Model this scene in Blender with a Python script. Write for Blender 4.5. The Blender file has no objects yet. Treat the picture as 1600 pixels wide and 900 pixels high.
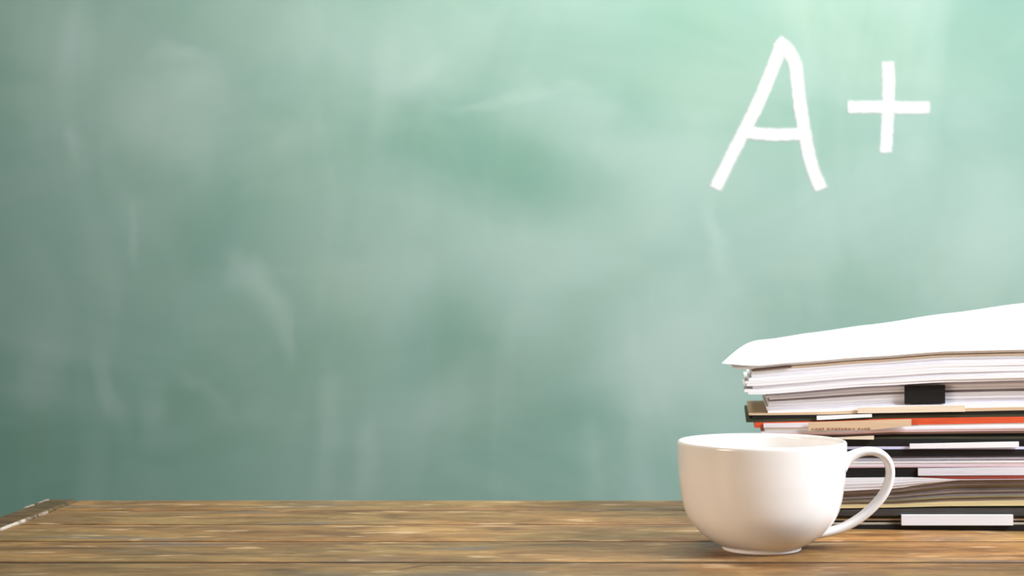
import bpy, bmesh, math, random
from mathutils import Vector
random.seed(7)
S = bpy.context.scene
COL = S.collection

# ------------------------------------------------------------------ camera, world, lights, exposure
F = 2400.0                 # focal length in pixels of the 1600 px wide frame
PX, PY = 930.0, 474.0      # principal point (horizon row) of the shifted lens
TZ = 0.75                  # table top height
H = 0.167                  # camera height above the table top
cam_d = bpy.data.cameras.new('camera'); cam = bpy.data.objects.new('camera', cam_d); COL.objects.link(cam)
cam.location = (0, 0, TZ + H); cam.rotation_euler = (math.pi / 2, 0, 0)
cam_d.sensor_width = 36; cam_d.lens = 36 * F / 1600
cam_d.shift_x = (800 - PX) / 1600; cam_d.shift_y = (PY - 450) / 1600
cam_d.clip_start = 0.02
cam_d.dof.use_dof = True; cam_d.dof.focus_distance = 1.10; cam_d.dof.aperture_fstop = 8
S.camera = cam

w = bpy.data.worlds.new('world'); S.world = w; w.use_nodes = True
w.node_tree.nodes['Background'].inputs[0].default_value = (0.9, 1.0, 0.88, 1)
w.node_tree.nodes['Background'].inputs[1].default_value = 0.05

def area(name, loc, target, size, power, color):
    d = bpy.data.lights.new(name, 'AREA'); d.shape = 'RECTANGLE'; d.size, d.size_y = size
    d.energy = power; d.color = color
    o = bpy.data.objects.new(name, d); COL.objects.link(o); o.location = loc
    o.rotation_euler = (Vector(target) - Vector(loc)).to_track_quat('-Z', 'Y').to_euler()
    return o
area('window_light', (1.34, 0.56, TZ + 0.95), (0.1, 1.25, TZ + 0.1), (0.7, 0.7), 50, (0.96, 1.0, 1.07))
area('board_fill', (0.02, 1.22, TZ + 0.88), (0.04, 1.75, TZ + 0.34), (0.6, 0.2), 8.0, (1.04, 1.0, 0.94))  # unseen light, added to brighten the board towards the top
fill = area('warm_side_fill', (-0.66, 0.50, TZ + 0.20), (0.17, 1.04, TZ + 0.01), (0.35, 0.2), 0.29, (1.10, 0.90, 0.72))  # unseen fill, added to warm the dim left side of the cup
fill.data.spread = math.radians(42)

S.view_settings.view_transform = 'Standard'; S.view_settings.look = 'None'
S.view_settings.gamma = 1; S.view_settings.exposure = 0.0
S.view_settings.use_curve_mapping = False

# ------------------------------------------------------------------ helpers
def X_at(px, Y): return (px - PX) / F * Y
def Z_at(py, Y): return TZ + H - (py - PY) / F * Y

def tag(o, label=None, cat=None, group=None, kind=None):
    if label: o['label'] = label
    if cat: o['category'] = cat
    if group: o['group'] = group
    if kind: o['kind'] = kind
    return o
def empty(name, loc, label, cat, group=None):
    o = bpy.data.objects.new(name, None); COL.objects.link(o); o.location = loc
    o.empty_display_size = 0.02
    return tag(o, label, cat, group)
def link(name, bm, mat, parent=None, smooth=False):
    me = bpy.data.meshes.new(name)
    bmesh.ops.recalc_face_normals(bm, faces=bm.faces)
    if parent is not None:
        bmesh.ops.translate(bm, verts=bm.verts, vec=-abs_loc(parent))
    bm.to_mesh(me); bm.free()
    if smooth:
        for p in me.polygons: p.use_smooth = True
    if mat: me.materials.append(mat)
    o = bpy.data.objects.new(name, me); COL.objects.link(o)
    if parent is not None: o.parent = parent
    return o
def abs_loc(o):
    v = Vector(o.location)
    while o.parent: o = o.parent; v = v + Vector(o.location)
    return v
def box(bm, x0, x1, y0, y1, z0, z1, ch=0.0):
    """box, with the four top edges chamfered by ch"""
    if ch <= 0:
        v = [bm.verts.new(p) for p in [(x0,y0,z0),(x1,y0,z0),(x1,y1,z0),(x0,y1,z0),(x0,y0,z1),(x1,y0,z1),(x1,y1,z1),(x0,y1,z1)]]
        for f in [(3,2,1,0),(4,5,6,7),(0,1,5,4),(1,2,6,5),(2,3,7,6),(3,0,4,7)]: bm.faces.new([v[i] for i in f])
        return
    rings = []
    for z, i in [(z0, 0), (z1 - ch, 0), (z1, ch)]:
        rings.append([bm.verts.new(p) for p in [(x0+i,y0+i,z),(x1-i,y0+i,z),(x1-i,y1-i,z),(x0+i,y1-i,z)]])
    bm.faces.new(rings[0][::-1]); bm.faces.new(rings[-1])
    for a, b in zip(rings, rings[1:]):
        for k in range(4): bm.faces.new([a[k], a[(k+1)%4], b[(k+1)%4], b[k]])

def mat_base(name, rough=0.5, spec=0.5):
    m = bpy.data.materials.new(name); m.use_nodes = True
    nt = m.node_tree; b = nt.nodes['Principled BSDF']
    b.inputs['Roughness'].default_value = rough
    b.inputs['Specular IOR Level'].default_value = spec
    return m, nt, b
def N(nt, t, **kw):
    n = nt.nodes.new(t)
    for k, v in kw.items(): setattr(n, k, v)
    return n
def lin(r, g, b):
    f = lambda c: (c/255/12.92) if c/255 <= 0.04045 else ((c/255+0.055)/1.055)**2.4
    return (f(r), f(g), f(b), 1)
def noise(nt, vec, scale, detail=4, rough=0.55, dist=0.0):
    n = N(nt, 'ShaderNodeTexNoise'); n.inputs['Scale'].default_value = scale
    n.inputs['Detail'].default_value = detail; n.inputs['Roughness'].default_value = rough
    n.inputs['Distortion'].default_value = dist
    nt.links.new(vec, n.inputs['Vector']); return n.outputs['Fac']
def mapping(nt, src, scale=(1,1,1), rot=(0,0,0), loc=(0,0,0)):
    n = N(nt, 'ShaderNodeMapping'); n.inputs['Scale'].default_value = scale
    n.inputs['Rotation'].default_value = rot; n.inputs['Location'].default_value = loc
    nt.links.new(src, n.inputs['Vector']); return n.outputs['Vector']
def ramp(nt, fac, stops):
    n = N(nt, 'ShaderNodeValToRGB'); e = n.color_ramp.elements
    while len(e) < len(stops): e.new(0.5)
    for el, (p, c) in zip(e, stops): el.position = p; el.color = c
    nt.links.new(fac, n.inputs['Fac']); return n.outputs['Color']
def g4(v): return (v, v, v, 1)
def mix(nt, fac, a, b, blend='MIX'):
    n = N(nt, 'ShaderNodeMix', data_type='RGBA', blend_type=blend)
    if isinstance(fac, float): n.inputs[0].default_value = fac
    else: nt.links.new(fac, n.inputs[0])
    for s, i in ((a, 6), (b, 7)):
        if isinstance(s, tuple): n.inputs[i].default_value = s
        else: nt.links.new(s, n.inputs[i])
    return n.outputs[2]
def bump(nt, b, h, strength, dist):
    n = N(nt, 'ShaderNodeBump'); n.inputs['Strength'].default_value = strength; n.inputs['Distance'].default_value = dist
    nt.links.new(h, n.inputs['Height']); nt.links.new(n.outputs['Normal'], b.inputs['Normal'])

# ------------------------------------------------------------------ materials
def plain(name, col, rough=0.6, spec=0.3, var=0.08):
    m, nt, b = mat_base(name, rough, spec)
    tc = N(nt, 'ShaderNodeTexCoord').outputs['Object']
    f = noise(nt, mapping(nt, tc, (12, 30, 300)), 3.0, 3)
    lo = tuple(c * (1 - var) for c in col[:3]) + (1,); hi = tuple(min(1, c * (1 + var)) for c in col[:3]) + (1,)
    c = ramp(nt, f, [(0.3, lo), (0.7, hi)])
    nt.links.new(c, b.inputs['Base Color'])
    return m

def wood_mat(name, dark=1.0):
    m, nt, b = mat_base(name, 0.42, 0.4)
    tc = N(nt, 'ShaderNodeTexCoord').outputs['Object']
    oi = N(nt, 'ShaderNodeObjectInfo').outputs['Random']
    off = N(nt, 'ShaderNodeVectorMath', operation='SCALE'); off.inputs[0].default_value = (7.3, 3.1, 5.7)
    nt.links.new(oi, off.inputs['Scale'])
    add = N(nt, 'ShaderNodeVectorMath', operation='ADD'); nt.links.new(tc, add.inputs[0]); nt.links.new(off.outputs[0], add.inputs[1])
    v = add.outputs[0]
    streak = noise(nt, mapping(nt, v, (9, 30, 25)), 1.3, 8, 0.72, 0.7)
    fine = noise(nt, mapping(nt, v, (36, 130, 90)), 1.0, 4, 0.7, 0.3)
    blot = noise(nt, mapping(nt, v, (6, 13, 13)), 1.2, 3, 0.6, 1.2)
    k = dark
    def d(r, g, bb): c = lin(r, g, bb); return (c[0]*k, c[1]*k, c[2]*k, 1)
    c = ramp(nt, streak, [(0.27, d(84, 58, 36)), (0.40, d(130, 98, 62)), (0.54, d(158, 123, 80)), (0.70, d(186, 148, 100))])
    hue = ramp(nt, noise(nt, mapping(nt, v, (5, 12, 12), loc=(2, 5, 8)), 1.1, 3, 0.5), [(0.40, (1.06, 0.91, 0.72, 1)), (0.6, (0.98, 0.99, 0.86, 1))])
    c = mix(nt, 1.0, c, hue, 'MULTIPLY')
    c = mix(nt, 0.8, c, ramp(nt, blot, [(0.36, g4(0.62)), (0.52, g4(1.0))]), 'MULTIPLY')
    stain = noise(nt, mapping(nt, v, (5, 26, 26), loc=(3, 1, 2)), 1.3, 3, 0.5, 0.5)
    c = mix(nt, ramp(nt, stain, [(0.58, g4(0)), (0.68, g4(0.6))]), c, d(112, 104, 96))
    c = mix(nt, 0.55, c, ramp(nt, fine, [(0.35, g4(0.6)), (0.6, g4(1.08))]), 'MULTIPLY')
    crk = noise(nt, mapping(nt, v, (4, 95, 60), loc=(1, 7, 3)), 1.0, 3, 0.5, 0.2)
    c = mix(nt, ramp(nt, crk, [(0.30, g4(0.7)), (0.38, g4(0))]), c, d(84, 60, 46))
    scr = noise(nt, mapping(nt, v, (22, 90, 60), loc=(9, 4, 1)), 1.0, 2, 0.5)
    c = mix(nt, ramp(nt, scr, [(0.63, g4(0)), (0.70, g4(0.5))]), c, d(222, 190, 145))
    knot = N(nt, 'ShaderNodeTexVoronoi'); knot.inputs['Scale'].default_value = 1.0
    nt.links.new(mapping(nt, v, (5.5, 11, 0.01)), knot.inputs['Vector'])
    c = mix(nt, ramp(nt, knot.outputs['Distance'], [(0.03, g4(0.75)), (0.11, g4(0))]), c, d(88, 60, 40))
    vary = N(nt, 'ShaderNodeMapRange'); vary.inputs[3].default_value = 0.82; vary.inputs[4].default_value = 1.15
    nt.links.new(oi, vary.inputs[0])
    hsv = N(nt, 'ShaderNodeHueSaturation'); nt.links.new(c, hsv.inputs['Color']); nt.links.new(vary.outputs[0], hsv.inputs['Value'])
    nt.links.new(hsv.outputs[0], b.inputs['Base Color'])
    nt.links.new(ramp(nt, fine, [(0.3, g4(0.55)), (0.7, g4(0.38))]), b.inputs['Roughness'])
    bump(nt, b, streak, 0.35, 0.002)
    return m
WOOD = wood_mat('worn_wood')
WOOD_DARK = wood_mat('worn_dark_wood', 0.45)

BY = 1.75      # distance of the chalkboard's writing surface
SMUDGES_AND_LIGHT = [(430, 500, 20, 80, -6, .12), (405, 430, 30, 50, -20, .12), (200, 350, 13, 60, -12, .08), (590, 735, 28, 50, 0, .12), (135, 235, 18, 45, 0, .12),
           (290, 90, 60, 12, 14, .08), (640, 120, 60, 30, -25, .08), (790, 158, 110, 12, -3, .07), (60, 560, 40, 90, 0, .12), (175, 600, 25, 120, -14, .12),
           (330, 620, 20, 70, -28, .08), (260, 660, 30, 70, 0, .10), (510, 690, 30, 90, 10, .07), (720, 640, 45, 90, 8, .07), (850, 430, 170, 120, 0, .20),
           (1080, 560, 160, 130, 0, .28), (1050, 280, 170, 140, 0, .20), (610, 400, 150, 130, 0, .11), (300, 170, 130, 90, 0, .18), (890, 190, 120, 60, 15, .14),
           (930, 720, 25, 60, 0, .08), (1520, 110, 200, 170, 0, .06), (600, 60, 180, 90, 0, .10), (50, 30, 130, 70, 10, .12), (1560, 400, 120, 140, 0, .14), (1130, 400, 20, 60, -15, .10)]  # small ones are wiped chalk, broad ones paint in light the board lacks
def board_mat():
    m, nt, b = mat_base('dusty_chalkboard', 0.55, 0.35)
    tc = N(nt, 'ShaderNodeTexCoord').outputs['Object']
    base = ramp(nt, noise(nt, tc, 3.0, 3, 0.5, 0.3), [(0.3, lin(97, 134, 116)), (0.55, lin(103, 141, 126)), (0.75, lin(111, 145, 123))])
    # wiped chalk: steep smears, broad clouds, a few arcs
    v1 = mapping(nt, tc, (7, 1, 2.0), (0, math.radians(12), 0))
    s1 = ramp(nt, noise(nt, v1, 1.3, 4, 0.5, 0.7), [(0.50, g4(0)), (0.85, g4(0.15))])
    s2 = ramp(nt, noise(nt, mapping(nt, tc, (2.2, 1, 4.5), (0, math.radians(-16), 0)), 1.2, 4, 0.5, 0.6), [(0.42, g4(0)), (0.80, g4(0.20))])
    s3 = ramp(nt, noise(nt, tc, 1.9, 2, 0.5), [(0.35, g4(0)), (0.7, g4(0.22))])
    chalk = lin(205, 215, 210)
    warp = N(nt, 'ShaderNodeTexNoise'); warp.inputs['Scale'].default_value = 5; warp.inputs['Detail'].default_value = 4
    nt.links.new(tc, warp.inputs['Vector'])
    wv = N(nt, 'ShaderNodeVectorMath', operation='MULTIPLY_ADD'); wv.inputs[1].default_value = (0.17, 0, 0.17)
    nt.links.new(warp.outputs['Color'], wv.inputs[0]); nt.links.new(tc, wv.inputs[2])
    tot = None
    for (px, py, rx, ry, ang, amt) in SMUDGES_AND_LIGHT:      # wiped places and painted-in brightness: centre, radii, tilt, strength
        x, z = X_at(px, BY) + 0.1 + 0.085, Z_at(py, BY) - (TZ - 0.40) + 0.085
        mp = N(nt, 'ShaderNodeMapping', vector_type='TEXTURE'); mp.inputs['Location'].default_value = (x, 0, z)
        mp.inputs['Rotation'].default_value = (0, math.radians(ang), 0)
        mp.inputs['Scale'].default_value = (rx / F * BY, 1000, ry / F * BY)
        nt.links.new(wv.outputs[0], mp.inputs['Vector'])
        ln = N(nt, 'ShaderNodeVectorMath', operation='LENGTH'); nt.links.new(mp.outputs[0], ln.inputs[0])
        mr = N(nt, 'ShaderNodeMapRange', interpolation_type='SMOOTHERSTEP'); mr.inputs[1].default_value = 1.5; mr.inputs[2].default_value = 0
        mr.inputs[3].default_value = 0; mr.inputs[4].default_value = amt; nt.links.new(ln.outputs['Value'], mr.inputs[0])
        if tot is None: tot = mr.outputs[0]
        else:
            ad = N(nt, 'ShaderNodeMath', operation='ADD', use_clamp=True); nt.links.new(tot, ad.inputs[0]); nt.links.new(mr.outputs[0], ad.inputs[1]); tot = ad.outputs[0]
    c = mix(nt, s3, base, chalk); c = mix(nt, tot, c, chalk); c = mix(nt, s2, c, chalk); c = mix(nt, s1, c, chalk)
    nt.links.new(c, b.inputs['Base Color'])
    bump(nt, b, noise(nt, tc, 900, 2), 0.05, 0.0005)
    return m
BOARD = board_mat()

def chalk_mat():
    m, nt, b = mat_base('chalk_stroke', 0.9, 0.1)
    b.inputs['Base Color'].default_value = (0.66, 0.66, 0.65, 1)
    uv = N(nt, 'ShaderNodeUVMap').outputs['UV']
    sep = N(nt, 'ShaderNodeSeparateXYZ'); nt.links.new(uv, sep.inputs[0])
    ab = N(nt, 'ShaderNodeMath', operation='ABSOLUTE'); nt.links.new(sep.outputs[0], ab.inputs[0])
    mx = N(nt, 'ShaderNodeMath', operation='MAXIMUM'); nt.links.new(ab.outputs[0], mx.inputs[0]); nt.links.new(sep.outputs[1], mx.inputs[1])
    tc = N(nt, 'ShaderNodeTexCoord').outputs['Object']
    n1 = noise(nt, tc, 160, 3, 0.6)
    ad = N(nt, 'ShaderNodeMath', operation='MULTIPLY_ADD'); ad.inputs[1].default_value = 0.45; nt.links.new(n1, ad.inputs[0]); nt.links.new(mx.outputs[0], ad.inputs[2])
    a = ramp(nt, ad.outputs[0], [(0.84, g4(0.93)), (1.0, g4(0.5))])
    e = N(nt, 'ShaderNodeMapRange'); e.inputs[1].default_value = 1.24; e.inputs[2].default_value = 0.86
    e.inputs[3].default_value = 0.0; e.inputs[4].default_value = 0.93
    nt.links.new(ad.outputs[0], e.inputs[0]); nt.links.new(e.outputs[0], b.inputs['Alpha'])
    return m
CHALK = chalk_mat()

m, nt, b = mat_base('white_glazed_china', 0.16, 0.5)
tc = N(nt, 'ShaderNodeTexCoord').outputs['Object']
nt.links.new(ramp(nt, noise(nt, tc, 60, 2), [(0.3, (0.84, 0.815, 0.79, 1)), (0.7, (0.86, 0.835, 0.81, 1))]), b.inputs['Base Color'])
CHINA = m

WHITE = plain('white_paper', (0.90, 0.90, 0.93), 0.7, 0.2, 0.02)
OFFWHITE = plain('offwhite_paper', (0.80, 0.78, 0.83), 0.7, 0.2, 0.06)
GREYP = plain('grey_paper', (0.50, 0.46, 0.51), 0.7, 0.2, 0.15)
CREAM = plain('cream_paper', (0.82, 0.70, 0.54), 0.7, 0.2, 0.05)
MANILA = plain('manila_card', (0.68, 0.50, 0.33), 0.6, 0.2, 0.08)
OLIVE = plain('olive_card', (0.05, 0.052, 0.03), 0.6, 0.3, 0.3)
BLACK = plain('black_cover', (0.012, 0.011, 0.011), 0.5, 0.3, 0.3)
CHAR = plain('charcoal_cover', (0.055, 0.05, 0.045), 0.6, 0.3, 0.3)
ORANGE = plain('orange_red_card', (0.70, 0.10, 0.035), 0.5, 0.3, 0.15)
RED = plain('red_card', (0.72, 0.17, 0.12), 0.5, 0.3, 0.1)
PINK = plain('pink_paper', (0.78, 0.55, 0.56), 0.7, 0.2, 0.05)
BROWN = plain('brown_card', (0.16, 0.09, 0.065), 0.6, 0.2, 0.2)
YELLOW = plain('pale_yellow_paper', (0.72, 0.60, 0.32), 0.6, 0.2, 0.12)
TAUPE = plain('taupe_page_edges', (0.30, 0.24, 0.21), 0.6, 0.2, 0.25)
MAUVE = plain('mauve_page_edges', (0.36, 0.31, 0.33), 0.6, 0.2, 0.2)
OLIVEP = plain('olive_page_edges', (0.27, 0.23, 0.12), 0.6, 0.2, 0.25)
BLUISH = plain('bluish_paper', (0.72, 0.72, 0.95), 0.7, 0.2, 0.03)
INK = plain('faded_brown_ink', (0.34, 0.17, 0.12), 0.6, 0.2, 0.2)
METAL = plain('steel', (0.5, 0.5, 0.5), 0.3, 0.5, 0.05); METAL.node_tree.nodes['Principled BSDF'].inputs['Metallic'].default_value = 1
PLASTER = plain('wall_plaster', (0.62, 0.60, 0.56), 0.8, 0.2, 0.05)
FLOORM = plain('floor_linoleum', (0.30, 0.26, 0.22), 0.5, 0.3, 0.1)
DIRT = plain('dirt_in_joints', (0.035, 0.024, 0.018), 0.9, 0.1, 0.3)
FRAME = wood_mat('oak_frame', 0.9)

# ------------------------------------------------------------------ setting
bm = bmesh.new(); box(bm, -3, 3, BY + 0.03, BY + 0.13, 0, 2.7); tag(link('wall_back', bm, PLASTER), kind='structure')
bm = bmesh.new(); box(bm, -3, 3, -1.5, BY + 0.13, -0.1, 0); tag(link('floor', bm, FLOORM), kind='structure')

# ------------------------------------------------------------------ chalkboard
bx0, bx1, bz0, bz1 = -1.7, 1.5, TZ - 0.40, TZ + 1.0
cb = empty('chalkboard', (-0.1, BY + 0.03, bz0), 'green chalkboard with wiped chalk smears and a white A+ behind the table', 'chalkboard')
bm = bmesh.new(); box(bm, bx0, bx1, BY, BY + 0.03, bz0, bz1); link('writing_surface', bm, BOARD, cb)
for x0, x1, z0, z1 in [(bx0-.05, bx1+.05, bz1, bz1+.05), (bx0-.05, bx1+.05, bz0-.05, bz0), (bx0-.05, bx0, bz0, bz1), (bx1, bx1+.05, bz0, bz1)]:
    bm = bmesh.new(); box(bm, x0, x1, BY - 0.012, BY + 0.03, z0, z1); link('frame', bm, FRAME, cb)

def smooth_line(pts, n=8):
    out = []
    P = [pts[0]] + list(pts) + [pts[-1]]
    for i in range(1, len(P) - 2):
        p0, p1, p2, p3 = [Vector(q) for q in P[i-1:i+3]]
        for k in range(n):
            t = k / n
            out.append(0.5 * ((2*p1) + (-p0+p2)*t + (2*p0-5*p1+4*p2-p3)*t*t + (-p0+3*p1-3*p2+p3)*t**3))
    out.append(Vector(P[-2])); return out
def chalk_stroke(bm, uvl, pts, width, lift):
    q = [Vector((X_at(x, BY), Z_at(y, BY))) for x, y in pts]
    L = smooth_line([tuple(v) for v in q])
    hw = width / 2 / F * BY
    t0 = (L[1] - L[0]).normalized(); t1 = (L[-1] - L[-2]).normalized()
    rows = [(L[0] - t0 * hw * 0.5, t0, 1.0), (L[0], t0, 0.5), (L[0] + t0 * hw * .5, t0, 0.0)]
    for i in range(1, len(L) - 1):
        if min((L[i] - L[0]).length, (L[i] - L[-1]).length) < hw * 0.8: continue
        t = (L[i+1] - L[i-1]).normalized(); rows.append((L[i], t, 0.0))
    rows += [(L[-1] - t1 * hw * .5, t1, 0.0), (L[-1], t1, 0.5), (L[-1] + t1 * hw * 0.5, t1, 1.0)]
    grid = []
    for p, t, e in rows:
        n = Vector((-t.y, t.x)); r = []
        for o in (-1, -.5, 0, .5, 1):
            c = p + n * hw * o * (1.12)
            r.append((bm.verts.new((c.x, BY - lift, c.y)), (o, e)))
        grid.append(r)
    for a, b_ in zip(grid, grid[1:]):
        for k in range(4):
            quad = [a[k], a[k+1], b_[k+1], b_[k]]
            f = bm.faces.new([v for v, _ in quad])
            for lp, (_, uv) in zip(f.loops, quad): lp[uvl].uv = uv
def chalk_mark(name, strokes):
    bm = bmesh.new(); uvl = bm.loops.layers.uv.new('UVMap')
    for i, (pts, wd) in enumerate(strokes): chalk_stroke(bm, uvl, pts, wd, 0.0004 + 0.0002 * i)
    return link(name, bm, CHALK, cb)
chalk_mark('chalk_letter', [
    ([(1119, 292), (1143, 243), (1163, 205), (1186, 158), (1205, 112), (1222, 68)], 21),
    ([(1217, 66), (1232, 80), (1242, 100), (1246, 130), (1251, 170), (1259, 218), (1268, 258), (1282, 293)], 21),
    ([(1164, 206), (1185, 209), (1215, 210.5), (1250, 209)], 20)])
chalk_mark('chalk_plus_sign', [
    ([(1388, 100), (1388.5, 140), (1387, 185), (1384, 235)], 20),
    ([(1328, 167.5), (1365, 167), (1405, 168), (1449, 168)], 20)])

# ------------------------------------------------------------------ table
TX0, TX1, TYB, TYF = -0.4635, 1.25, 1.301, 0.42
XS = -0.4375
tb = empty('table', ((TX0 + TX1) / 2, (TYB + TYF) / 2, 0), 'worn brown plank table carrying the cup and the paper stack', 'table')
GAPS = (0.0014, 0.0034, 0.0020, 0.0040, 0.0030, 0.0022)
edges = [TYB, 1.241, 1.162, 1.080, 0.992, 0.905, 0.82, 0.735, 0.65, 0.565, 0.49, TYF]
for i, (yb, yf) in enumerate(zip(edges, edges[1:])):
    bm = bmesh.new(); dz = (0, -0.0004, 0.0, -0.0003, 0, -0.0002)[i % 6]
    gf, gb = GAPS[i % 6], GAPS[(i + 5) % 6]
    box(bm, XS + 0.0008, TX1, yf + (gf if i < len(edges) - 2 else 0), yb - (gb if i else 0), TZ - 0.03, TZ + dz, 0.0008)
    link('plank', bm, WOOD, tb)
    if i < len(edges) - 2:
        bm = bmesh.new(); box(bm, XS + 0.001, TX1 - 0.001, yf - gf + 0.0001, yf + gf - 0.0001, TZ - 0.012, TZ - 0.0007)
        link('joint_filler', bm, DIRT, tb)
bm = bmesh.new(); box(bm, TX0, XS - 0.0012, TYF, TYB, TZ - 0.034, TZ + 0.0012, 0.002); link('end_board', bm, WOOD_DARK, tb)

m, nt, b = mat_base('chipped_edge', 0.6, 0.3)
tc = N(nt, 'ShaderNodeTexCoord').outputs['Object']
nt.links.new(ramp(nt, noise(nt, mapping(nt, tc, (80, 45, 80)), 1.0, 4, 0.65), [(0.40, lin(96, 76, 56)), (0.56, lin(190, 178, 162))]), b.inputs['Base Color'])
CHIP = m
bm = bmesh.new()
prev = None; R = random.Random(3)
yy = TYF
while yy <= 1.228:                       # chipped pale strip in the joint of the end board
    a = 0.0008 + 0.0014 * R.random(); c = 0.0004 + 0.0012 * R.random()
    row = [bm.verts.new((XS - a, yy, TZ + 0.0012)), bm.verts.new((XS, yy, TZ + 0.0019)), bm.verts.new((XS + c, yy, TZ + 0.0004)), bm.verts.new((XS, yy, TZ - 0.006))]
    if prev:
        for k in range(4): bm.faces.new([prev[k], prev[(k+1)%4], row[(k+1)%4], row[k]])
    else: bm.faces.new(row)
    prev = row; yy += 0.007
bm.faces.new(prev[::-1])
tag(link('edge_strip', bm, CHIP, tb), 'pale chipped strip along the end board')
bm = bmesh.new(); prev = None
for i in range(12):
    yy = 1.246 + i * 0.005; a = 0.0012 + 0.0022 * R.random()
    row = [bm.verts.new((TX0 - 0.0003, yy, TZ - 0.002)), bm.verts.new((TX0 - 0.0002, yy, TZ + 0.0014)), bm.verts.new((TX0 + a, yy, TZ + 0.0014)), bm.verts.new((TX0 + a, yy, TZ - 0.001))]
    if prev:
        for k in range(4): bm.faces.new([prev[k], prev[(k+1)%4], row[(k+1)%4], row[k]])
    else: bm.faces.new(row)
    prev = row
bm.faces.new(prev[::-1])
tag(link('edge_strip', bm, CHIP, tb), 'pale chips at the far corner of the end board')
bm = bmesh.new(); up, lo = [], []                      # the dark diagonal crack near the front
for i in range(10):
    f = i / 9; cx, cy = -0.130 + 0.030 * f, 0.956 + 0.030 * f
    w_ = 0.0065 * math.sin(math.pi * (0.08 + 0.84 * f)) * (0.7 + 0.6 * R.random())
    lo.append(bm.verts.new((cx - w_ * .4, cy - w_ * .5, TZ + 0.0003))); up.append(bm.verts.new((cx + w_ * .4, cy + w_ * .5, TZ + 0.0003)))
for i in range(9): bm.faces.new([lo[i], lo[i+1], up[i+1], up[i]])
link('crack', bm, DIRT, tb)
for x0, x1, y0, y1 in [(TX0+.06, TX1-.06, TYF+.05, TYF+.07), (TX0+.06, TX1-.06, TYB-.07, TYB-.05), (TX0+.05, TX0+.07, TYF+.07, TYB-.07), (TX1-.07, TX1-.05, TYF+.07, TYB-.07)]:
    bm = bmesh.new(); box(bm, x0, x1, y0, y1, TZ - 0.12, TZ - 0.0335); link('apron', bm, WOOD_DARK, tb)
for lx in (TX0 + .04, TX1 - .1):
    for ly in (TYF + .04, TYB - .1):
        bm = bmesh.new()
        r0 = [bm.verts.new((lx + .03 + sx*.018, ly + .03 + sy*.018, 0.0)) for sx, sy in ((-1,-1),(1,-1),(1,1),(-1,1))]
        r1 = [bm.verts.new((lx + .03 + sx*.03, ly + .03 + sy*.03, TZ - 0.035)) for sx, sy in ((-1,-1),(1,-1),(1,1),(-1,1))]
        bm.faces.new(r0[::-1]); bm.faces.new(r1)
        for k in range(4): bm.faces.new([r0[k], r0[(k+1)%4], r1[(k+1)%4], r1[k]])
        link('leg', bm, WOOD_DARK, tb)

# ------------------------------------------------------------------ cup
CY = 1.0453; CX = X_at(1190, CY); U = CY / F        # U metres per pixel at the cup
cup = empty('coffee_cup', (CX, CY, TZ), 'white china coffee cup with a loop handle on the bare planks', 'cup')
prof_px = [(61, 858), (62, 856), (60.5, 853.5), (68, 850), (79, 844), (93, 834), (104, 823), (113, 811), (119.5, 798), (124, 782), (127, 764), (129.5, 744), (131, 722), (131.8, 704), (132, 694)]
outer = [(r * U, (858 - y) * U) for r, y in prof_px]
th = 0.0034; topz = (858 - 690) * U
sm = smooth_line(outer[3:], 4)
outer2 = outer[:3] + [tuple(v) for v in sm]
inner = []
for i in range(len(sm)):
    t = (sm[min(i+1, len(sm)-1)] - sm[max(i-1, 0)]).normalized(); n = Vector((-t.y, t.x))
    inner.append(sm[i] + n * th)
R0 = outer2[-1][0]
rim = [(R0 - .0001, topz - .0006), (R0 - .0006, topz + .0003), (R0 - th/2, topz + .0008), (R0 - th + .0006, topz + .0003)]
profile = [(0.0, 0.0028), (outer[0][0] - .006, 0.0028), (outer[0][0] - .0045, 0.0)] + outer2 + rim + [(max(v.x, 0.0005), v.y) for v in reversed(inner)] + [(0.0, inner[0].y - 0.0002)]
def lathe(bm, prof, cx, cy, cz, seg=96):
    rings = []
    for r, z in prof:
        if r < 1e-6: rings.append([bm.verts.new((cx, cy, cz + z))])
        else: rings.append([bm.verts.new((cx + r * math.cos(2*math.pi*k/seg), cy + r * math.sin(2*math.pi*k/seg), cz + z)) for k in range(seg)])
    for a, b_ in zip(rings, rings[1:]):
        for k in range(seg):
            k2 = (k + 1) % seg
            if len(a) == 1: bm.faces.new([a[0], b_[k2], b_[k]])
            elif len(b_) == 1: bm.faces.new([a[k], a[k2], b_[0]])
            else: bm.faces.new([a[k], a[k2], b_[k2], b_[k]])
bm = bmesh.new(); lathe(bm, profile, CX, CY, TZ); link('bowl', bm, CHINA, cup, True)
hp = [(1312, 730), (1324, 720), (1342, 711), (1360, 708.5), (1376, 713), (1387, 725), (1390.5, 742), (1387, 761), (1377, 780), (1360, 799), (1340, 815), (1318, 827), (1298, 833.5), (1278, 836), (1255, 832)]
path = smooth_line([((x - 1190) * U, (858 - y) * U + 0.0015) for x, y in hp], 6)
bm = bmesh.new(); prev = None; seg = 20
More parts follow.
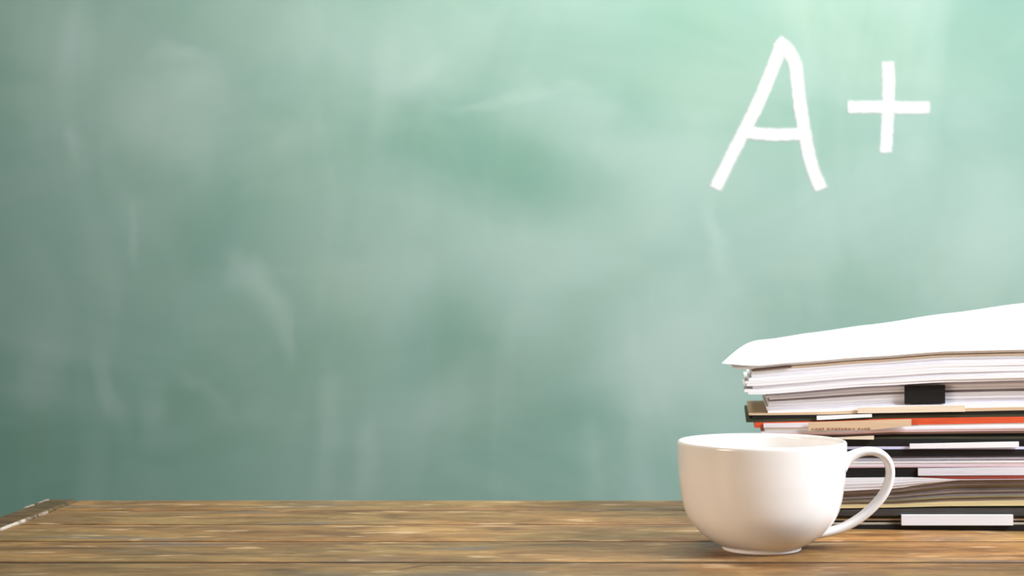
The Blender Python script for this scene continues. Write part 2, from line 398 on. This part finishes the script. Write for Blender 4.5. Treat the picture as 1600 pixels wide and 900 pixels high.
for i, p in enumerate(path):
    t = (path[min(i+1, len(path)-1)] - path[max(i-1, 0)]).normalized(); n = Vector((-t.y, t.x))
    f = i / (len(path) - 1)
    fl = max(0, 1 - f / 0.16) ** 2 + 0.8 * max(0, 1 - (1 - f) / 0.16) ** 2      # flared roots
    a = 0.0068 + 0.002 * fl; h_ = 0.0029 + 0.0035 * fl
    ring = []
    for k in range(seg):
        th_ = 2 * math.pi * k / seg
        c, s = math.cos(th_), math.sin(th_)
        c = math.copysign(abs(c) ** 0.8, c); s = math.copysign(abs(s) ** 0.8, s)
        q = p + n * h_ * s
        ring.append(bm.verts.new((CX + q.x, CY + a * c - 0.001, TZ + q.y)))
    if prev:
        for k in range(seg): bm.faces.new([prev[k], prev[(k+1)%seg], ring[(k+1)%seg], ring[k]])
    else: bm.faces.new(ring)
    prev = ring
bm.faces.new(prev[::-1])
link('handle', bm, CHINA, cup, True)

# ------------------------------------------------------------------ stack of papers, folders and books
SY = 1.142; TH = math.radians(5.0)
C0 = Vector((X_at(1195, SY), SY)); E = Vector((math.cos(TH), -math.sin(TH))); NN = Vector((math.sin(TH), math.cos(TH)))
def u_of(px):                                  # where the ray of column px meets the front plane of the stack
    k = (px - PX) / F
    return (k * C0.y - C0.x) / (E.x - k * E.y)
def z_of(py, u): return TZ + H - (py - PY) / F * (C0.y + E.y * u)
def poly(pl, x):
    if isinstance(pl, (int, float)): return pl
    if x <= pl[0][0]: return pl[0][1]
    for (xa, ya), (xb, yb) in zip(pl, pl[1:]):
        if x <= xb:
            t = (x - xa) / (xb - xa); t = t * t * (3 - 2 * t) * 0.35 + t * 0.65
            return ya + (yb - ya) * t
    return pl[-1][1]
def slab(bm, px0, px1, bot, top, front=0.0, depth=0.15, skew=0.0, n=24, lo=0.0, hi=1.0, gap=0.0):
    """flat piece between the rows bot and top (functions of the column), as a real slab going back depth"""
    u0, u1 = u_of(px0), u_of(px1); rows = []
    cols = [px0] + [g for g in range(int(px0 // 15) * 15 + 15, int(px1) + 1, 15) if px0 < g < px1] + [px1]
    def on_grid(row, px):                      # linear between fixed columns, so that neighbours share their boundary
        g = px // 15 * 15; t = (px - g) / 15
        return z_of(poly(row, g), u_of(g)) * (1 - t) + z_of(poly(row, g + 15), u_of(g + 15)) * t
    for px in cols:
        u = u_of(px)
        zb, zt = on_grid(bot, px), on_grid(top, px)
        a, b_ = zb + (zt - zb) * lo + gap, zb + (zt - zb) * hi - gap
        fr = front + skew * (u - u0)
        f = C0 + E * u + NN * fr; k = C0 + E * u + NN * (fr + depth)
        rows.append([bm.verts.new((f.x, f.y, a)), bm.verts.new((f.x, f.y, b_)), bm.verts.new((k.x, k.y, b_)), bm.verts.new((k.x, k.y, a))])
    bm.faces.new(rows[0]); bm.faces.new(rows[-1][::-1])
    for p, q in zip(rows, rows[1:]):
        for j in range(4): bm.faces.new([p[j], q[j], q[(j+1)%4], p[(j+1)%4]])
def base_pt(px, row):
    u = u_of(px); p = C0 + E * (u + 0.12) + NN * 0.07
    return (p.x, p.y, z_of(poly(row, px + 150), u + 0.12))
def piece(name, mat, parent, *a, **k):
    bm = bmesh.new(); slab(bm, *a, **k); return link(name, bm, mat, parent)
RX = 1680     # the stack goes on to the right of the frame
def sheaf(name, label, cat, px0, px1, bot, top, mats, front=0.0, depth=0.15, jit=(6, .002), group=None, part='sheet', skew=0.0, seed=1, weights=None):
    R = random.Random(seed); root = empty(name, base_pt(px0, bot), label, cat, group)
    n = len(mats); wts = weights or [0.7 + 0.6 * R.random() for _ in mats]; tot = sum(wts); acc = 0
    for m_, w_ in zip(mats, wts):
        piece(part, m_, root, px0 + R.uniform(-jit[0], jit[0]), px1 + R.uniform(-8, 8), bot, top, front + R.uniform(-jit[1], jit[1]),
              depth + R.uniform(-.004, .004), skew + R.uniform(-.008, .008), 24, acc / tot, (acc + w_) / tot, 0.00005)
        acc += w_
    return root
SHEAVES, MAGS, FOLDERS, BOOKLETS = 'paper sheaves in the stack', 'magazines low in the stack', 'folders in the stack', 'thin booklets low in the stack'

# rows (image rows of the boundaries along the front), from the table upward
r0 = [(1200 + 50 * i, 825.2 + 5.0 * (5 + 50 * i) / 405) for i in range(11)]     # follows the table top
r1 = [(1300, 797), (1480, 794), (1600, 794)]                       # top of black folder with the long white label
r2 = [(1300, 789), (1400, 788), (1480, 784), (1600, 782)]          # top of yellow booklet
r3 = [(1300, 768), (1400, 763), (1440, 757), (1500, 750.5), (1600, 749.5)]   # top of magazines
r4 = [(1300, 746.5), (1430, 745.5), (1500, 749), (1600, 748.5)]    # top of white sheaf
r5 = [(1300, 745.5), (1430, 744.5), (1440, 743.5), (1600, 743)]    # top of red booklet
r6 = [(1300, 731), (1600, 729)]                                    # top of black binder
r7 = [(1300, 714), (1600, 712)]                                    # top of pink and white papers
r8 = [(1300, 687), (1400, 686), (1600, 686)]                       # top of black folder with thin white label
r9 = [(1180, 680), (1320, 678.5), (1400, 675), (1600, 673)]        # top of olive book
r10 = [(1180, 668.5), (1300, 668), (1400, 664), (1600, 660.5)]     # top of white sheets
r11 = [(1170, 660), (1280, 658), (1400, 653.5), (1600, 651)]       # top of orange folder
r12 = [(1160, 649), (1280, 648), (1380, 645), (1500, 643), (1600, 641)]  # top of dark folder
r13 = [(1160, 643), (1280, 639), (1400, 633), (1600, 630)]         # top of manila folder and cream sheet
r14 = [(1190, 616), (1360, 603), (1480, 597), (1600, 594)]         # top of grey papers
r15 = [(1165, 581), (1240, 574), (1360, 565), (1480, 556), (1600, 553.5)]  # top of white bundle
r16 = [(1175, 577.5), (1240, 571.5), (1360, 562.5), (1480, 554), (1600, 551.5)]  # top of kraft sheet

# 1 black folder, white label
t = empty('folder', base_pt(1230, r0), 'black folder flat on the planks, bottom of the stack, long white label', 'folder', FOLDERS)
piece('cover', BLACK, t, 1232, RX, r0, 820.5, 0.000, 0.150, 0, 24, 0.06, 1)
piece('cover', CHAR, t, 1225, RX, 806, r1, 0.001, 0.150)
for lo, hi, mt in [(0.0, .22, CREAM), (.22, .42, BLACK), (.42, .62, MANILA), (.62, 1, OLIVE)]:
    piece('page_block', mt, t, 1240, RX, 820.5, 806, 0.004, 0.142, 0, 24, lo, hi, 0.00004)
tag(piece('label_strip', WHITE, t, 1408, 1582, 820, 804, -0.003, 0.006), 'long white label')
# 2 yellow booklet
t = empty('booklet', base_pt(1240, r1), 'thin pale yellow booklet directly on the bottom black folder', 'booklet', BOOKLETS)
piece('cover', OLIVE, t, 1245, RX, r1, r2, 0.003, 0.146, 0, 24, 0.0, 0.28, 0.00004)
piece('page_block', YELLOW, t, 1245, RX - 6, r1, r2, 0.001, 0.148, 0, 24, 0.28, 1.0, 0.00004)
# 3 magazines
cols = [(TAUPE, OLIVEP), (MAUVE, TAUPE), (TAUPE, OLIVEP), (MAUVE, TAUPE)]
labs = ['lowest grey-brown magazine of four, on the pale yellow booklet', 'second grey-brown magazine from below among the four above the yellow booklet',
        'third grey-brown magazine from below among the four above the yellow booklet', 'topmost of the four grey-brown magazines, below the white sheaf']
for i in range(4):
    t = empty('magazine', base_pt(1230, r2), labs[i], 'magazine', MAGS)
    a, b_ = i / 4, (i + 1) / 4
    piece('page_block', cols[i][0], t, 1236 + 5 * (i % 2), RX - 9 * i, r2, r3, 0.002 + 0.001 * (i % 3), 0.144, 0, 24, a, a + .17, 0.00004)
    piece('cover', cols[i][1], t, 1234 + 5 * (i % 2), RX - 9 * i, r2, r3, 0.0008 + 0.001 * (i % 3), 0.146, 0, 24, a + .17, b_, 0.00004)
# 4 white sheaf, 5 red booklet
sheaf('paper_sheaf', 'loose white sheaf fanned open to the left, seen through the cup handle', 'papers', 1228, RX - 20, r3, r4, [WHITE, OFFWHITE, WHITE, WHITE], 0.0, 0.148, (8, .001), SHEAVES, seed=5)
t = empty('booklet', base_pt(1300, r4), 'thin red booklet lying under the black binder at right', 'booklet', BOOKLETS)
piece('cover', RED, t, 1438, RX, [(1430, 749.2), (1600, 748.4)], [(1430, 744.6), (1600, 743.2)], 0.0005, 0.146)
# 6 binder
t = empty('binder', base_pt(1220, r5), 'black binder with a wide white strip, crossing behind the cup handle', 'binder')
piece('cover', BLACK, t, 1222, RX, r5, r6, 0.0, 0.15, 0, 24, 0, 1, 0.00005)
tag(piece('label_strip', OFFWHITE, t, 1434, RX - 5, [(1434, 742.8), (1600, 742)], [(1434, 731.5), (1600, 729.5)], -0.002, 0.002), 'wide white strip')
# 7 papers
sheaf('paper_sheaf', 'white and grey sheaf with a pink lowest sheet, on the black binder', 'papers', 1215, RX, r6, r7, [PINK, WHITE, WHITE, OFFWHITE, GREYP, MAUVE], 0.001, 0.147, (6, .001), SHEAVES, seed=8, weights=[.9, 1.2, .9, .8, .7, .8])
# 8 black folder with thin label
t = empty('folder', base_pt(1210, r7), 'black folder with a thin white label, level with the cup rim', 'folder', FOLDERS)
piece('cover', BLACK, t, 1212, RX, r7, 702.3, 0.0, 0.15)
piece('page_block', BLUISH, t, 1216, RX - 4, 702.3, 697.5, 0.0006, 0.145, 0, 24, .05, .95)
piece('cover', BLACK, t, 1212, RX, 697.5, r8, 0.0005, 0.15)
tag(piece('label_strip', WHITE, t, 1421, 1591, [(1421, 700.5), (1591, 698.5)], [(1421, 693), (1591, 689.8)], -0.0025, 0.002), 'thin white label')
# 9 olive book with cream sheet end
t = empty('book', base_pt(1200, r8), 'dark olive book with brownish cover, on the black folder with thin label', 'book')
piece('cover', OLIVE, t, 1205, RX, r8, r9, 0.0005, 0.15, 0, 24, 0.0, 0.30, 0.00003)
piece('page_block', BLACK, t, 1207, RX - 4, r8, r9, 0.002, 0.146, 0, 24, 0.30, 0.72, 0.00003)
piece('cover', BROWN, t, 1204, RX, r8, r9, 0.0, 0.15, 0, 24, 0.72, 1.0, 0.00003)
tag(piece('bookmark', CREAM, t, 1290, 1365, [(1290, 685.5), (1365, 686.3)], [(1290, 683.6), (1365, 680.5)], -0.003, 0.0025), 'short cream paper slip')
# 10 white sheets under the orange folder
sheaf('paper_sheaf', 'thin white sheaf between the dark olive book and the orange folder', 'papers', 1192, RX, r9, r10, [PINK, OFFWHITE, WHITE], 0.0, 0.15, (3, .0005), SHEAVES, seed=3, weights=[.7, .6, 1.2])
# 11 orange folder + tan card
t = empty('folder', base_pt(1180, r10), 'orange-red folder with a bright left corner and a tan printed card', 'folder', FOLDERS)
piece('cover', ORANGE, t, 1179, RX, r10, r11, 0.0, 0.152, 0, 24, 0, 1, 0.00004)
tag(piece('page_block', OFFWHITE, t, 1193, 1300, [(1180, 668), (1300, 667.5)], [(1180, 661.5), (1300, 659.5)], -0.0012, 0.001), 'pinkish white sheet edge')
cd = tag(piece('card', MANILA, t, 1263, 1423, [(1263, 672.5), (1360, 671), (1423, 664.5)], [(1263, 659), (1423, 654.2)], -0.0042, 0.0012), 'tan card hanging in front')
bm = bmesh.new(); R = random.Random(11); x = 1268
while x < 1356:
    wdt = R.choice((2.2, 3, 4)); slab(bm, x, x + wdt, 671.4 - R.random(), 667.6 + R.random() * 1.2, -0.0045, 0.0002, 0, 1); x += wdt + R.choice((2, 2.6, 5))
tag(link('print', bm, INK, cd), 'row of faded illegible brown print')
# 12 dark folder
t = empty('folder', base_pt(1170, r11), 'dark olive-black folder sticking out left above the orange corner', 'folder', FOLDERS)
piece('cover', OLIVE, t, 1166, RX, r11, r12, 0.0005, 0.15, 0, 24, 0.0, 0.55, 0.00003)
piece('cover', BLACK, t, 1176, RX, r11, r12, 0.0, 0.15, 0, 24, 0.55, 1.0, 0.00003)
tag(piece('page_block', WHITE, t, 1276, 1362, [(1276, 656), (1362, 651.5)], [(1276, 649.5), (1362, 646.5)], -0.002, 0.002), 'white paper slip')
# 13 manila folder + cream sheet
t = empty('folder', base_pt(1160, r12), 'pale manila folder with a cream front, sandwiched under the grey papers', 'folder', FOLDERS)
piece('cover', MANILA, t, 1170, RX, r12, r13, 0.0, 0.15, 0, 24, 0.0, 0.45, 0.00003)
piece('page_block', WHITE, t, 1200, RX, r12, r13, 0.001, 0.15, 0, 24, 0.45, 1.0, 0.00003)
tag(piece('card', CREAM, t, 1340, 1507, [(1340, 645.5), (1507, 643)], [(1340, 637), (1507, 633)], -0.002, 0.0018), 'cream sheet folded over the edge')
# 14 grey papers
sheaf('paper_sheaf', 'set-back grey-white sheaf held by the black binder clip', 'papers', 1200, RX, r13, r14, [OFFWHITE, OFFWHITE, WHITE, OFFWHITE, MAUVE, OFFWHITE, OFFWHITE, GREYP], 0.006, 0.145, (4, .0012), SHEAVES, seed=14)
t = empty('binder_clip', base_pt(1400, r13), 'black binder clip gripping the front of the grey sheaf', 'binder clip')
t.location = (C0 + E * u_of(1445) + NN * 0.003).to_3d() + Vector((0, 0, z_of(632, u_of(1445))))
piece('clip_body', BLACK, t, 1414, 1477, [(1414, 631.5), (1477, 630.5)], [(1414, 603), (1477, 601.8)], 0.0005, 0.004, 0, 4)
bm = bmesh.new()
for a in (1430, 1461):
    slab(bm, a, a + 3, 604.5, 602.5, -0.0006, 0.002, 0, 1)
link('wire_loop', bm, BLACK, t)
# 15 white bundle
sheaf('paper_sheaf', 'thick bright white bundle with ragged left end, under the topmost sheets', 'papers', 1169, RX, r14, r15, [WHITE, WHITE, OFFWHITE, WHITE, WHITE, WHITE, OFFWHITE, WHITE], -0.002, 0.155, (7, .0012), SHEAVES, seed=21)
# 16 kraft sheet
t = empty('folder', base_pt(1180, r15), 'thin kraft brown folder edge just under the topmost white sheets', 'folder', FOLDERS)
piece('cover', BROWN, t, 1178, 1235, r15, r16, -0.003, 0.15, 0, 12, 0, 1, 0.00003)
piece('cover', MANILA, t, 1236, RX, r15, r16, -0.002, 0.15, 0, 24, 0, 1, 0.00003)
# 17 topmost curled sheets
def top_sheet(root, k, n):
    bm = bmesh.new(); nu, nv = 28, 12
    R = random.Random(40 + k); f = (k + 1) / n
    lx = (1128, 1139)[k < n - 1] + (n - 1 - k) * 2 + R.uniform(-2, 2) * (k < n - 1)
    D = 0.198
    front_row = [(1128, 567), (1150, 569), (1178, 571), (1240, 567.5), (1360, 558.5), (1480, 549.5), (1600, 547)]
    low_row = [(1137, 580), (1160, 577.5), (1178, 576.2), (1240, 570.4), (1360, 561.3), (1480, 552.8), (1600, 550.3)]
    back_row = [(1205, 531.5), (1260, 521), (1360, 507.5), (1480, 490), (1600, 474), (1700, 463)]
    grid = []
    for i in range(nu + 1):
        s = i / nu; row = []
        pf = lx + (RX - lx) * s; uf = u_of(pf); zf = z_of(poly(front_row, pf), uf)
        fr = k / (n - 1)
        zlo = z_of(poly(low_row, pf), uf); zf = zlo + (z_of(poly(front_row, pf), uf) - zlo) * fr
        pfr = C0 + E * uf + NN * (-0.004 + 0.0006 * (n - 1 - k))
        Yb = SY + D - 0.03 * s
        pxb = 1203 + (n - 1 - k) * 3 + (1705 - 1203) * s
        zb = Z_at(poly(back_row, pxb), Yb)
        xb = X_at(pxb, Yb)
        zflat = z_of(poly(r16, pf), uf) + 0.0001 * (k + 1)
        for j in range(nv + 1):
            t_ = j / nv
            x = pfr.x + (xb - pfr.x) * t_; y = pfr.y + (Yb - pfr.y) * t_
            bulge = 0.006 * math.sin(math.pi * t_) * (1 - 0.5 * s)
            ztop = zf + (zb - zf) * t_ + bulge
            z = ztop if k == n - 1 else min(ztop - 0.0002, (zflat + (ztop - zflat) * ((k + 1.8) / (n + 1) if t_ > 0 else 1)))
            if k < n - 1: z = (zf + (z - zf) * min(1, t_ * 4)) - 0.0
            uk = (Vector((x, y)) - C0).dot(E); pk = C0 + E * uk        # stay clear of the folder below
            z = max(z, z_of(poly(r16, PX + F * pk.x / pk.y), uk) + 0.00035 + 0.0004 + 0.00035 * k)
            row.append(Vector((x, y, z)))
        grid.append(row)
    th = 0.00035
    T = [[bm.verts.new(p) for p in r] for r in grid]; B = [[bm.verts.new(p - Vector((0, 0, th))) for p in r] for r in grid]
    for i in range(nu):
        for j in range(nv):
            bm.faces.new([T[i][j], T[i+1][j], T[i+1][j+1], T[i][j+1]]); bm.faces.new([B[i][j], B[i][j+1], B[i+1][j+1], B[i+1][j]])
    for i in range(nu):
        bm.faces.new([T[i][0], B[i][0], B[i+1][0], T[i+1][0]]); bm.faces.new([T[i][nv], T[i+1][nv], B[i+1][nv], B[i][nv]])
    for j in range(nv):
        bm.faces.new([T[0][j], T[0][j+1], B[0][j+1], B[0][j]]); bm.faces.new([T[nu][j], B[nu][j], B[nu][j+1], T[nu][j+1]])
    link('sheet', bm, WHITE, root, False)
t = empty('paper_sheaf', base_pt(1180, r16), 'topmost white sheets curling down at the left corner, rising to the back', 'papers', SHEAVES)
for k in range(7): top_sheet(t, k, 7)
